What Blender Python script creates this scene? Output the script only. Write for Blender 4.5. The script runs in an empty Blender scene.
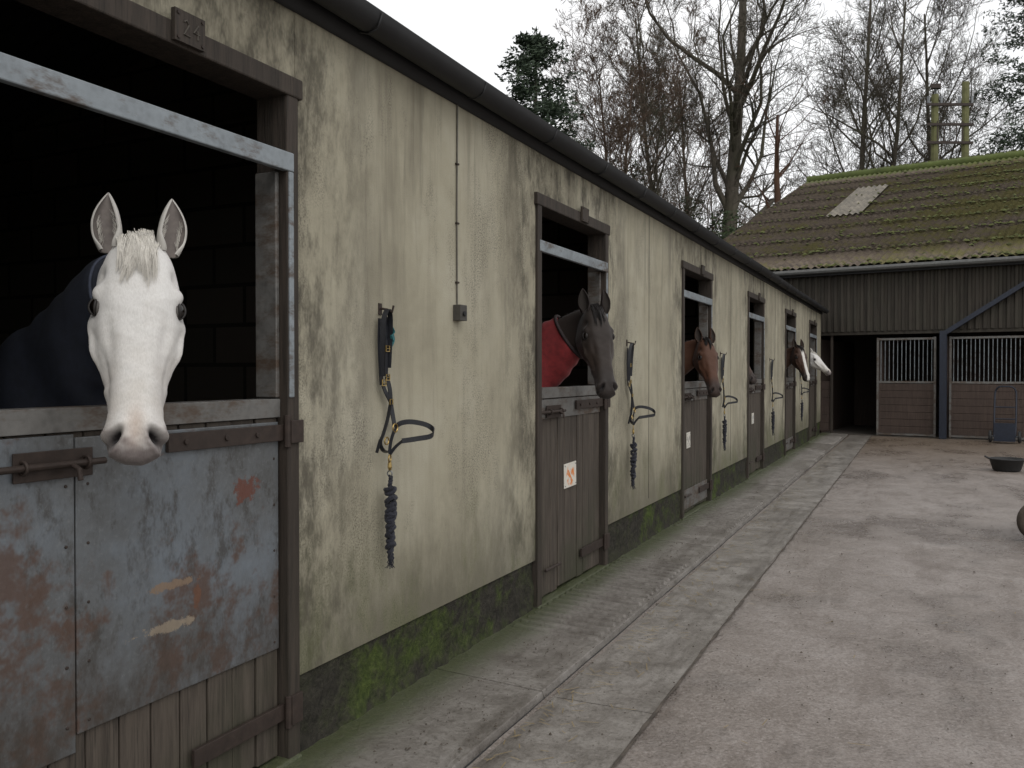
import bpy, math, random
import numpy as np
from mathutils import Vector, Matrix
R=math.radians
random.seed(7); rng=np.random.default_rng(7)
scene=bpy.context.scene
scene.view_settings.view_transform='Standard'
scene.view_settings.look='None'
scene.view_settings.exposure=0

# ------------------------------------------------------------ materials
class Mt:
    def __init__(s,name,tc='pos'):
        s.m=bpy.data.materials.new(name); s.m.use_nodes=True
        s.nt=s.m.node_tree; s.b=s.nt.nodes['Principled BSDF']
        if tc=='pos':
            s.p=s.nt.nodes.new('ShaderNodeNewGeometry').outputs['Position']
        else:
            s.p=s.nt.nodes.new('ShaderNodeTexCoord').outputs['Object']
    def n(s,t): return s.nt.nodes.new(t)
    def put(s,sock,v):
        if v is None: return
        if isinstance(v,bpy.types.NodeSocket): s.nt.links.new(v,sock)
        else:
            if sock.type=='RGBA' and not isinstance(v,(int,float)) and len(v)==3: v=(*v,1)
            if sock.type=='RGBA' and isinstance(v,(int,float)): v=(v,v,v,1)
            sock.default_value=v
    def mp(s,sc=(1,1,1),loc=(0,0,0),vec=None):
        n=s.n('ShaderNodeMapping'); s.put(n.inputs['Vector'],vec or s.p)
        n.inputs['Scale'].default_value=sc; n.inputs['Location'].default_value=loc
        return n.outputs[0]
    def noise(s,scale,detail=4,rough=.6,vec=None,dist=0):
        n=s.n('ShaderNodeTexNoise'); s.put(n.inputs['Vector'],vec or s.p)
        n.inputs['Scale'].default_value=scale; n.inputs['Detail'].default_value=min(detail,5)
        n.inputs['Roughness'].default_value=rough; n.inputs['Distortion'].default_value=dist
        return n.outputs[0]
    def vor(s,scale,vec=None,feat='F1'):
        n=s.n('ShaderNodeTexVoronoi'); s.put(n.inputs['Vector'],vec or s.p); n.feature=feat
        n.inputs['Scale'].default_value=scale
        return n.outputs['Distance']
    def ramp(s,f,stops):
        n=s.n('ShaderNodeValToRGB'); s.put(n.inputs[0],f); cr=n.color_ramp
        while len(cr.elements)<len(stops): cr.elements.new(.5)
        for e,(p,c) in zip(cr.elements,stops):
            e.position=p; e.color=(c,c,c,1) if isinstance(c,(int,float)) else (*c,1)
        return n.outputs[0]
    def mix(s,f,a,b,bl='MIX'):
        n=s.n('ShaderNodeMix'); n.data_type='RGBA'; n.blend_type=bl
        s.put(n.inputs[0],f); s.put(n.inputs[6],a); s.put(n.inputs[7],b); return n.outputs[2]
    def ma(s,op,a,b=None,c=None,clamp=False):
        n=s.n('ShaderNodeMath'); n.operation=op; n.use_clamp=clamp
        s.put(n.inputs[0],a); s.put(n.inputs[1],b); s.put(n.inputs[2],c); return n.outputs[0]
    def mr(s,v,a,b,c=0.,d=1.):
        n=s.n('ShaderNodeMapRange'); n.interpolation_type='SMOOTHSTEP'
        s.put(n.inputs[0],v)
        for i,x in enumerate((a,b,c,d)): n.inputs[i+1].default_value=x
        return n.outputs[0]
    def xyz(s,vec=None):
        n=s.n('ShaderNodeSeparateXYZ'); s.put(n.inputs[0],vec or s.p); return n.outputs
    def attr(s,name):
        n=s.n('ShaderNodeAttribute'); n.attribute_name=name; return n.outputs['Color']
    def fin(s,col,rough=.8,metal=0,h=None,st=.3,dist=.01,spec=.5,sheen=0):
        s.put(s.b.inputs['Base Color'],col); s.put(s.b.inputs['Roughness'],rough)
        s.put(s.b.inputs['Metallic'],metal); s.b.inputs['Specular IOR Level'].default_value=spec
        if sheen: s.b.inputs['Sheen Weight'].default_value=sheen
        if h is not None:
            n=s.n('ShaderNodeBump'); s.put(n.inputs['Height'],h); n.inputs['Strength'].default_value=st
            n.inputs['Distance'].default_value=dist; s.nt.links.new(n.outputs[0],s.b.inputs['Normal'])
        return s.m

PER=3.56; C0=1.93
def m_wall():
    m=Mt('render_wall'); x,y,z=m.xyz()
    big=m.noise(1.1,5,.66)
    col=m.ramp(big,[(.3,(.255,.232,.172)),(.5,(.345,.318,.238)),(.72,(.41,.383,.30))])
    st=m.noise(1.0,5,.66,m.mp((1,3.6,.42)),.5)
    st2=m.noise(1.0,5,.75,m.mp((1,11,.55),(3,1,2)),.4)
    top=m.mr(z,1.2,2.85,.40,1.)
    s1=m.ma('MULTIPLY',m.mr(st,.44,.70),top)
    s2=m.ma('MULTIPLY',m.mr(st2,.5,.76),m.mr(z,.9,2.9,.35,.9))
    col=m.mix(m.ma('MULTIPLY',s1,.62),col,(.125,.11,.082))
    col=m.mix(m.ma('MULTIPLY',s2,.60),col,(.085,.074,.056))
    d=m.ma('PINGPONG',m.ma('ADD',y,-C0+PER*10),PER/2)
    near=m.mr(d,.64,1.35,1,0)
    pn=m.noise(2.4,5,.78,m.mp((1,2.0,.9)))
    col=m.mix(m.ma('MULTIPLY',m.ma('MULTIPLY',near,m.mr(pn,.40,.64)),.82),col,(.048,.042,.032))
    sp=m.noise(120,3,.7); pt=m.noise(1.7,4,.75,m.mp((1,1.4,.8),loc=(5,3,1)))
    col=m.mix(m.ma('MULTIPLY',m.ma('MULTIPLY',m.mr(sp,.44,.66),m.mr(pt,.44,.65)),.8),col,(.07,.062,.048))
    bt=m.mr(m.ma('ADD',z,m.ma('MULTIPLY',pn,-.8)),-.1,.60,1,0)
    col=m.mix(m.ma('MULTIPLY',bt,.72),col,m.mix(m.mr(pt,.45,.6),(.08,.074,.052),(.075,.08,.038)))
    h=m.ma('ADD',sp,m.ma('MULTIPLY',big,2.5))
    return m.fin(col,.88,h=h,st=.4,dist=.006,spec=.25)
def m_plinth():
    m=Mt('plinth_mossy'); x,y,z=m.xyz()
    n=m.noise(3.2,5,.75); n2=m.noise(30,5,.7)
    col=m.ramp(n2,[(.3,(.016,.015,.012)),(.7,(.05,.045,.036))])
    ms=m.ma('MULTIPLY',m.mr(n,.42,.66),m.mr(m.noise(.55,3,.5,m.mp(loc=(0,1.3,0))),.40,.56,.15,.9))
    col=m.mix(ms,col,m.ramp(n2,[(.3,(.026,.040,.010)),(.7,(.085,.115,.026))]))
    return m.fin(col,.95,h=n2,st=.9,dist=.02,spec=.2)
def m_wood(name,c0,c1,green=0.,sc=1.,tc='pos'):
    m=Mt(name,tc); x,y,z=m.xyz()
    g=m.noise(6*sc,5,.7,m.mp((5,5,.35)))
    g2=m.noise(14*sc,4,.7,m.mp((6,6,.25)))
    b=m.noise(1.4,4,.6)
    col=m.ramp(g,[(.3,c0),(.7,c1)])
    col=m.mix(m.mr(g2,.5,.7,0,.6),col,tuple(i*.35 for i in c0))
    col=m.mix(m.mr(b,.4,.7,0,.55),col,tuple(i*.5 for i in c1))
    if green: col=m.mix(m.ma('MULTIPLY',m.mr(z,.1,.9,1,0),m.mr(b,.38,.6,0,green)),col,(.035,.04,.02))
    return m.fin(col,.75,h=g2,st=.5,dist=.006,spec=.35)
def m_galv(name='galvanised',c=(.27,.30,.32),rust=.3):
    m=Mt(name)
    n=m.noise(9,5,.75); v=m.vor(40)
    col=m.ramp(n,[(.3,tuple(i*.5 for i in c)),(.7,c)])
    col=m.mix(m.mr(v,.1,.7,0,.25),col,tuple(i*1.2 for i in c))
    n3=m.noise(3.2,5,.8,m.mp((1,1,2.5),loc=(2,4,1)))
    r=m.mr(n3,.52-.1*rust,.66,0,min(1,.5+rust*1.2))
    col=m.mix(r,col,(.085,.06,.043))
    return m.fin(col,m.mr(n,.3,.7,.4,.7),metal=.25,h=n,st=.25,dist=.004)
def m_sheet():
    m=Mt('door_sheet'); x,y,z=m.xyz()
    n=m.noise(1.6,5,.72); n2=m.noise(5,5,.78,m.mp((1,1.3,.7))); f=m.noise(60,4,.7)
    col=m.ramp(n,[(.3,(.068,.066,.062)),(.5,(.115,.122,.127)),(.7,(.15,.172,.195))])
    col=m.mix(m.mr(n2,.48,.66,0,.75),col,(.042,.036,.030))
    col=m.mix(m.mr(f,.52,.7,0,.5),col,(.17,.18,.185))
    n4=m.noise(22,5,.8)
    def blob(cy,cz,ry,rz,k=3.2):
        dy=m.ma('MULTIPLY',m.ma('ADD',y,-cy),1/ry); dz=m.ma('MULTIPLY',m.ma('ADD',z,-cz),1/rz)
        d=m.ma('SQRT',m.ma('ADD',m.ma('MULTIPLY',dy,dy),m.ma('MULTIPLY',dz,dz)))
        return m.ma('ADD',d,m.ma('MULTIPLY',m.ma('ADD',n4,-.5),k))
    rs=m.noise(2.7,5,.78,m.mp(loc=(1,7,3)))
    col=m.mix(m.mr(rs,.52,.64,0,.8),col,(.085,.046,.030))
    col=m.mix(m.mr(blob(2.34,1.08,.075,.05),.6,.9,.9,0),col,(.12,.042,.027))
    col=m.mix(m.mr(blob(2.00,.82,.13,.016),.6,.9,.9,0),col,(.22,.155,.105))
    col=m.mix(m.mr(blob(2.11,.76,.018,.07),.6,.9,.9,0),col,(.14,.065,.038))
    col=m.mix(m.mr(blob(1.99,.69,.14,.02),.6,.9,.9,0),col,(.30,.245,.18))
    ed=m.mr(z,.44,.85,.8,0)
    col=m.mix(m.ma('MULTIPLY',ed,m.mr(n2,.3,.6)),col,(.048,.038,.03))
    return m.fin(col,m.mr(n2,.3,.7,.32,.65),metal=.2,h=m.ma('ADD',n2,m.ma('MULTIPLY',n,2)),st=.35,dist=.012)
def m_simple(name,c,rough=.6,metal=0,var=.35,sc=20,st=.2,dist=.004,spec=.5,sheen=0,tc='pos'):
    m=Mt(name,tc); n=m.noise(sc,4,.65); n2=m.noise(sc*.12,3,.6)
    col=m.ramp(n,[(.3,tuple(i*(1-var) for i in c)),(.7,tuple(min(1,i*(1+var*.6)) for i in c))])
    col=m.mix(m.mr(n2,.4,.7,0,.35),col,tuple(i*.6 for i in c))
    return m.fin(col,rough,metal,h=n if st else None,st=st,dist=dist,spec=spec,sheen=sheen)
def m_flat(name,c,rough=.8,spec=.3,var=.3,sc=3):
    m=Mt(name,'obj'); n=m.noise(sc,2,.6)
    return m.fin(m.ramp(n,[(.35,tuple(i*(1-var) for i in c)),(.65,c)]),rough,spec=spec)
def m_block():
    m=Mt('stable_blockwork')
    x,y,z=m.xyz()
    cb=m.n('ShaderNodeCombineXYZ'); m.put(cb.inputs[0],m.ma('ADD',x,y)); m.put(cb.inputs[1],z)
    b=m.n('ShaderNodeTexBrick'); m.put(b.inputs['Vector'],cb.outputs[0])
    b.inputs['Scale'].default_value=1; b.inputs['Brick Width'].default_value=.44; b.inputs['Row Height'].default_value=.22
    b.inputs['Mortar Size'].default_value=.012
    b.inputs['Color1'].default_value=(.12,.10,.083,1); b.inputs['Color2'].default_value=(.085,.075,.06,1); b.inputs['Mortar'].default_value=(.04,.036,.03,1)
    return m.fin(b.outputs[0],.9,spec=.2)
def m_yard():
    m=Mt('yard_concrete'); x,y,z=m.xyz()
    n=m.noise(.35,4,.65); n2=m.noise(2.2,5,.78); n3=m.noise(28,5,.8); st=m.noise(1.2,5,.75,m.mp((1.8,.3,1)))
    col=m.ramp(n2,[(.28,(.165,.138,.119)),(.5,(.265,.23,.208)),(.72,(.34,.306,.286))])
    col=m.mix(m.mr(n,.35,.65,0,.55),col,(.20,.167,.144))
    col=m.mix(m.mr(st,.48,.70,0,.65),col,(.125,.097,.078))
    f=m.noise(80,3,.75)
    col=m.mix(m.mr(f,.5,.66,0,.55),col,(.08,.065,.053))
    col=m.mix(m.mr(f,.46,.32,0,.5),col,(.43,.395,.37))
    col=m.mix(m.mr(n3,.52,.68,0,.5),col,(.105,.086,.07))
    far=m.mr(m.ma('ADD',y,m.ma('MULTIPLY',n2,6)),15,24)
    col=m.mix(m.ma('MULTIPLY',far,.7),col,(.13,.092,.058))
    wet=m.mr(m.ma('ADD',m.noise(.75,5,.7,m.mp((1,.6,1),(4,2,0))),m.ma('MULTIPLY',m.ma('ADD',n2,-.5),.35)),.48,.60)
    col=m.mix(m.ma('MULTIPLY',wet,.38),col,m.mix(1.,col,(.42,.40,.38),'MULTIPLY'))
    h=m.ma('ADD',m.ma('MULTIPLY',n3,1.2),m.ma('MULTIPLY',n2,2.5))
    return m.fin(col,m.ma('ADD',m.ma('MULTIPLY',wet,-.16),m.mr(n2,.3,.7,.34,.46)),h=h,st=.6,dist=.018,spec=.6)
def m_apron(nm='apron_concrete',moss=True,k=1.):
    m=Mt(nm); x,y,z=m.xyz()
    n2=m.noise(3.1,5,.78); n3=m.noise(35,5,.8); st=m.noise(1,5,.75,m.mp((3.5,.5,1)))
    col=m.ramp(n2,[(.28,tuple(i*k for i in(.105,.093,.08))),(.5,tuple(i*k for i in(.19,.173,.155))),(.72,tuple(i*k for i in(.28,.262,.24)))])
    col=m.mix(m.mr(st,.46,.68,0,.75),col,(.08,.068,.056))
    if moss:
        e=m.mr(m.ma('ADD',x,m.ma('MULTIPLY',n2,-.35)),-.15,.12,1,0)
        col=m.mix(m.ma('MULTIPLY',e,.85),col,m.ramp(n3,[(.3,(.024,.032,.010)),(.7,(.07,.09,.026))]))
    col=m.mix(m.mr(n3,.5,.66,0,.6),col,(.06,.05,.04))
    return m.fin(col,m.mr(n2,.3,.7,.28,.52),h=m.ma('ADD',n3,n2),st=.65,dist=.014,spec=.5)
def m_roof():
    m=Mt('fibre_cement_roof','obj'); x,y,z=m.xyz()
    n=m.noise(.45,4,.65); n2=m.noise(3,5,.8); n3=m.noise(22,4,.7)
    col=m.ramp(n2,[(.3,(.075,.058,.044)),(.7,(.185,.15,.12))])
    fr=m.ma('FRACT',m.ma('MULTIPLY',y,1/1.53))
    col=m.mix(m.mr(fr,0,.15,.75,0),col,(.04,.035,.03))
    rr=m.mr(x,-3,5,-.05,.13)
    ms=m.mr(m.ma('ADD',m.ma('ADD',n,rr),m.ma('MULTIPLY',m.ma('ADD',n2,-.5),.95)),.46,.66)
    mc=m.ramp(n3,[(.3,(.06,.056,.015)),(.7,(.15,.14,.04))])
    col=m.mix(m.ma('MULTIPLY',ms,.8),col,mc)
    rg=m.mr(y,12.6,13.4,0,.8); col=m.mix(rg,col,(.085,.11,.03))
    return m.fin(col,.9,h=n3,st=.5,dist=.03,spec=.2)
def m_clad():
    m=Mt('barn_cladding','obj'); x,y,z=m.xyz()
    n=m.noise(1,5,.7,m.mp((8,1,.4))); n2=m.noise(2,4,.6)
    col=m.ramp(n,[(.3,(.02,.017,.014)),(.7,(.06,.051,.04))])
    col=m.mix(m.mr(n2,.4,.7,0,.5),col,(.045,.043,.032))
    return m.fin(col,.8,h=n,st=.3,spec=.3)
def m_coat(name,rough=.62,sheen=.1):
    m=Mt(name,'obj')
    n=m.noise(260,2,.6,m.mp((1,1,.35))); n2=m.noise(14,4,.7)
    col=m.attr('Col')
    col=m.mix(m.mr(n,.35,.7,0,.2),col,m.mix(1.,col,(.5,.48,.45),'MULTIPLY'))
    col=m.mix(m.mr(n2,.45,.7,0,.2),col,m.mix(1.,col,(.72,.68,.62),'MULTIPLY'))
    return m.fin(col,rough,h=m.ma('ADD',n,m.ma('MULTIPLY',n2,.6)),st=.3,dist=.003,spec=.3,sheen=sheen)
def m_bark(name,c,g):
    m=Mt(name,'obj'); n=m.noise(3,3,.7,m.mp((2,2,.5))); n2=m.noise(.35,2,.6)
    col=m.ramp(n,[(.3,tuple(i*.5 for i in c)),(.7,c)])
    col=m.mix(m.mr(n2,.45,.65,0,.6),col,g)
    return m.fin(col,.9,spec=.2)
def m_leaf(name,c0,c1):
    m=Mt(name,'obj'); n=m.noise(1.1,2,.6); n2=m.noise(9,2,.7)
    col=m.mix(m.mr(n2,.3,.7),c0,c1); col=m.mix(m.mr(n,.4,.65,0,.6),col,tuple(i*.45 for i in c0))
    return m.fin(col,.7,spec=.25)

WALL=m_wall(); PLINTH=m_plinth()
WOOD=m_wood('dark_weathered_wood',(.036,.028,.022),(.098,.08,.063),.6)
FRAME=m_wood('frame_wood',(.022,.018,.014),(.06,.046,.036),.3)
BROWNB=m_wood('brown_boards',(.042,.028,.022),(.085,.06,.048),0)
GALV=m_galv(); GALVD=m_galv('galvanised_worn',(.17,.165,.155),.75)
SHEET=m_sheet()
IRON=m_simple('rusty_iron',(.042,.029,.023),.65,.3,sc=25)
BLACKP=m_simple('black_gutter_plastic',(.011,.011,.012),.65,sc=8,st=0)
BLOCK=m_block(); YARD=m_yard(); APRON=m_apron(); CH=m_apron('channel_concrete',False,1.12); ROOF=m_roof(); CLAD=m_clad()
GRASS=m_simple('rough_grass',(.05,.065,.022),.95,sc=4)
LEATHER=m_simple('black_leather',(.010,.011,.015),.38,sc=60,st=.15)
BRASS=m_simple('brass',(.42,.30,.12),.35,1.,sc=30,st=0)
STEEL=m_simple('zinc_steel',(.25,.26,.27),.5,.8,sc=30,st=0)
ROPE=m_simple('navy_rope',(.012,.013,.022),.85,sc=180,st=.6,sheen=.1)
TEAL=m_simple('teal_webbing',(.02,.13,.14),.7)
NAVY=m_simple('navy_rug',(.009,.012,.022),.85,sc=35,tc='obj')
RED=m_simple('red_rug',(.22,.018,.020),.8,sc=35,sheen=.15,tc='obj')
TRIM=m_simple('rug_trim',(.05,.06,.09),.8,tc='obj')
DTRIM=m_simple('rug_trim_dark',(.03,.02,.02),.8,tc='obj')
BLUE=m_simple('blue_painted_steel',(.013,.018,.032),.5,.1)
RUBBER=m_simple('black_rubber',(.02,.02,.02),.7)
BLACKST=m_simple('stable_roof_sheet',(.04,.04,.038),.85)
WOODPOLE=m_simple('mossy_pole',(.15,.15,.065),.9,sc=3)
EYE=m_simple('horse_eye',(.006,.004,.003),.06,sc=5,st=0)
STRAW=m_flat('straw',(.30,.23,.12))
COAT=m_coat('horse_coat')
HAIRW=m_flat('hair_white',(.70,.665,.60),.6,var=.12,sc=30)
HAIRB=m_flat('hair_black',(.014,.011,.010),.5)
LIDM=m_flat('eyelid_skin',(.03,.026,.024),.45)
LIDW=m_flat('eyelid_skin_grey',(.12,.11,.10),.5)

# ------------------------------------------------------------ mesh helpers
def empty(name,loc=(0,0,0),rz=0):
    e=bpy.data.objects.new(name,None); e.location=loc; e.rotation_euler=(0,0,rz)
    scene.collection.objects.link(e); return e
class MB:
    def __init__(s): s.v=[]; s.f=[]; s.mi=[]; s.mats=[]
    def _m(s,mat):
        if mat not in s.mats: s.mats.append(mat)
        return s.mats.index(mat)
    def add(s,v,f,mat):
        o=len(s.v); i=s._m(mat)
        s.v.extend([tuple(p) for p in v]); s.f.extend([tuple(k+o for k in q) for q in f]); s.mi.extend([i]*len(f))
    def box(s,x0,x1,y0,y1,z0,z1,mat,rot=None,piv=None):
        v=[Vector((x,y,z)) for z in (z0,z1) for y in (y0,y1) for x in (x0,x1)]
        if rot is not None:
            p=Vector(piv); v=[rot@(q-p)+p for q in v]
        s.add(v,[(0,2,3,1),(4,5,7,6),(0,1,5,4),(1,3,7,5),(3,2,6,7),(2,0,4,6)],mat)
    def obox(s,c,ax,ay,az,mat):
        c=Vector(c); v=[c+ax*i+ay*j+az*k for k in(-1,1) for j in(-1,1) for i in(-1,1)]
        s.add(v,[(0,2,3,1),(4,5,7,6),(0,1,5,4),(1,3,7,5),(3,2,6,7),(2,0,4,6)],mat)
    def tube(s,pts,rad,mat,n=8,caps=True):
        pts=[Vector(p) for p in pts]
        if isinstance(rad,(int,float)): rad=[rad]*len(pts)
        v,f=tube_geo(pts,rad,n,caps); s.add(v,f,mat)
    def torus(s,c,R1,r,ax,mat,n=20,k=6,sq=(1,1)):
        ax=Vector(ax).normalized(); a=ax.orthogonal().normalized(); b=ax.cross(a)
        v=[];f=[]
        for i in range(n):
            t=2*math.pi*i/n; d=a*math.cos(t)*sq[0]+b*math.sin(t)*sq[1]; dn=d.normalized()
            for j in range(k):
                q=2*math.pi*j/k; v.append(Vector(c)+d*R1+dn*math.cos(q)*r+ax*math.sin(q)*r)
        for i in range(n):
            for j in range(k):
                f.append((i*k+j,((i+1)%n)*k+j,((i+1)%n)*k+(j+1)%k,i*k+(j+1)%k))
        s.add(v,f,mat)
    def strap(s,pts,wd,width,thick,mat):
        pts=smooth_path(pts,5); wd0=Vector(wd).normalized(); v=[];f=[]
        for i,p in enumerate(pts):
            t=(pts[min(i+1,len(pts)-1)]-pts[max(i-1,0)]).normalized()
            nn=t.cross(wd0)
            if nn.length<1e-3: nn=t.orthogonal()
            nn.normalize(); w=nn.cross(t).normalized()
            for a,b in((-1,-1),(1,-1),(1,1),(-1,1)): v.append(p+w*a*width/2+nn*b*thick/2)
        for i in range(len(pts)-1):
            for j in range(4): f.append((i*4+j,i*4+(j+1)%4,(i+1)*4+(j+1)%4,(i+1)*4+j))
        f.append((3,2,1,0)); e=(len(pts)-1)*4; f.append((e,e+1,e+2,e+3)); s.add(v,f,mat)
    def obj(s,name,parent=None,smooth=False,bevel=0,seg=2):
        me=bpy.data.meshes.new(name); me.from_pydata(s.v,[],s.f)
        for m in s.mats: me.materials.append(m)
        me.polygons.foreach_set('material_index',s.mi)
        if smooth: me.polygons.foreach_set('use_smooth',[True]*len(s.f))
        me.update(); o=bpy.data.objects.new(name,me); scene.collection.objects.link(o)
        if parent: o.parent=parent
        if bevel:
            b=o.modifiers.new('b','BEVEL'); b.width=bevel; b.segments=seg; b.limit_method='ANGLE'
        return o
def smooth_path(pts,k=5):
    pts=[Vector(p) for p in pts]; out=[]
    n=len(pts)
    if n<3: return [pts[0].lerp(pts[-1],i/4) for i in range(5)]
    for i in range(n-1):
        p0=pts[max(i-1,0)];p1=pts[i];p2=pts[i+1];p3=pts[min(i+2,n-1)]
        for j in range(k):
            t=j/k; out.append(.5*((2*p1)+(p2-p0)*t+(2*p0-5*p1+4*p2-p3)*t*t+(3*p1-p0-3*p2+p3)*t**3))
    out.append(pts[-1]); return out
def tube_geo(pts,rad,n=8,caps=True):
    v=[];f=[]; t0=(pts[1]-pts[0]).normalized(); a=t0.orthogonal().normalized()
    for i,p in enumerate(pts):
        t=(pts[min(i+1,len(pts)-1)]-pts[max(i-1,0)])
        t=t.normalized() if t.length>1e-9 else t0
        a=(a-t*a.dot(t)); a=a.normalized() if a.length>1e-6 else t.orthogonal().normalized()
        b=t.cross(a)
        for j in range(n):
            q=2*math.pi*j/n; v.append(p+(a*math.cos(q)+b*math.sin(q))*rad[i])
    for i in range(len(pts)-1):
        for j in range(n): f.append((i*n+j,i*n+(j+1)%n,(i+1)*n+(j+1)%n,(i+1)*n+j))
    if caps:
        f.append(tuple(range(n-1,-1,-1))); e=(len(pts)-1)*n; f.append(tuple(range(e,e+n)))
    return v,f

# ------------------------------------------------------------ stable block
st=empty('stable_block')
CE=[C0+PER*i for i in range(6)]; HO=.66
Y0,Y1=-3.0,21.4; EZ=2.89
b=MB()
edges=[Y0]
for c in CE: edges+= [c-HO,c+HO]
edges.append(Y1)
for i in range(0,len(edges),2):
    b.box(-.15,0,edges[i],edges[i+1],.34,EZ,WALL)
for c in CE: b.box(-.15,-.002,c-HO,c+HO,2.60,EZ,WALL)
b.obj('rendered_wall',st)
b=MB()
for i in range(0,len(edges),2):
    ya,yb=edges[i],edges[i+1]; n=max(2,int((yb-ya)/.06))
    v=[];f=[]; ZZ=(0,.06,.12,.18,.24,.30,.345)
    for k in range(n+1):
        y=ya+(yb-ya)*k/n
        for z in ZZ: v.append((-.014+.02*(random.random()-.5)+(.03 if z==0 else 0),y,z))
    q=len(ZZ)
    for k in range(n):
        for j in range(q-1): f.append((k*q+j,(k+1)*q+j,(k+1)*q+j+1,k*q+j+1))
    b.add(v,f,PLINTH)
    b.box(-.15,-.03,ya,yb,0,.34,PLINTH)
b.obj('mossy_plinth',st,smooth=True)
b=MB()
for k in range(1,6):
    y=3.70+PER*k
    if y<Y1: b.box(-.002,.002,y,y+.007,.4,2.85,FRAME)
b.obj('wall_seam_strips',st)
b=MB()
b.box(-.05,.03,Y0,Y1+.1,2.855,2.975,BLACKP)
v=[];f=[];pr=[(math.cos(a),math.sin(a)) for a in np.linspace(math.pi,2*math.pi,10)]
ys=np.linspace(Y0,Y1+.15,60)
for y in ys:
    for cx,sz in pr: v.append((.105+.065*cx,y,2.955+.075*sz+.005*math.sin(y*1.1)))
for i in range(len(ys)-1):
    for j in range(9): f.append((i*10+j,(i+1)*10+j,(i+1)*10+j+1,i*10+j+1))
b.add(v,f,BLACKP)
for y in np.arange(Y0+.4,Y1,.92):
    b.tube([(.035,y,2.92),(.06,y,2.888),(.105,y,2.874),(.15,y,2.885),(.175,y,2.945)],.005,BLACKP,6)
b.obj('gutter',st,smooth=True)
v=[];f=[]; ys=np.arange(Y0,Y1+.3,.036); xs=[(.10,2.925),(-.9,3.14),(-1.95,3.42),(-3.0,3.17),(-4.1,2.90)]
for y in ys:
    w=.022*math.sin(y*2*math.pi/.146)
    for x,z in xs: v.append((x,y,z+(w if x<0 else w*.3)+.012))
k=len(xs)
for i in range(len(ys)-1):
    for j in range(k-1): f.append((i*k+j,(i+1)*k+j,(i+1)*k+j+1,i*k+j+1))
b=MB(); b.add(v,f,BLACKST); o=b.obj('corrugated_roof',st,smooth=True); s=o.modifiers.new('s','SOLIDIFY'); s.thickness=.012
b=MB()
b.box(-3.9,-3.75,Y0,Y1,0,2.9,BLOCK)
for y in [Y0+.07]+[.08+PER*k for k in range(6)]+[Y1-.15]:
    b.box(-3.75,-.152,y,y+.14,0,2.9,BLOCK)
    b.add([(-3.9,y+.07,2.9),(-.0,y+.07,2.9),(-1.95,y+.07,3.39)],[(0,1,2)],BLOCK)
b.box(-3.75,-.15,Y0,Y1,-.02,.03,m_simple('bedding',(.14,.11,.07),.95,sc=30))
b.obj('interior_blockwork',st)

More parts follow.
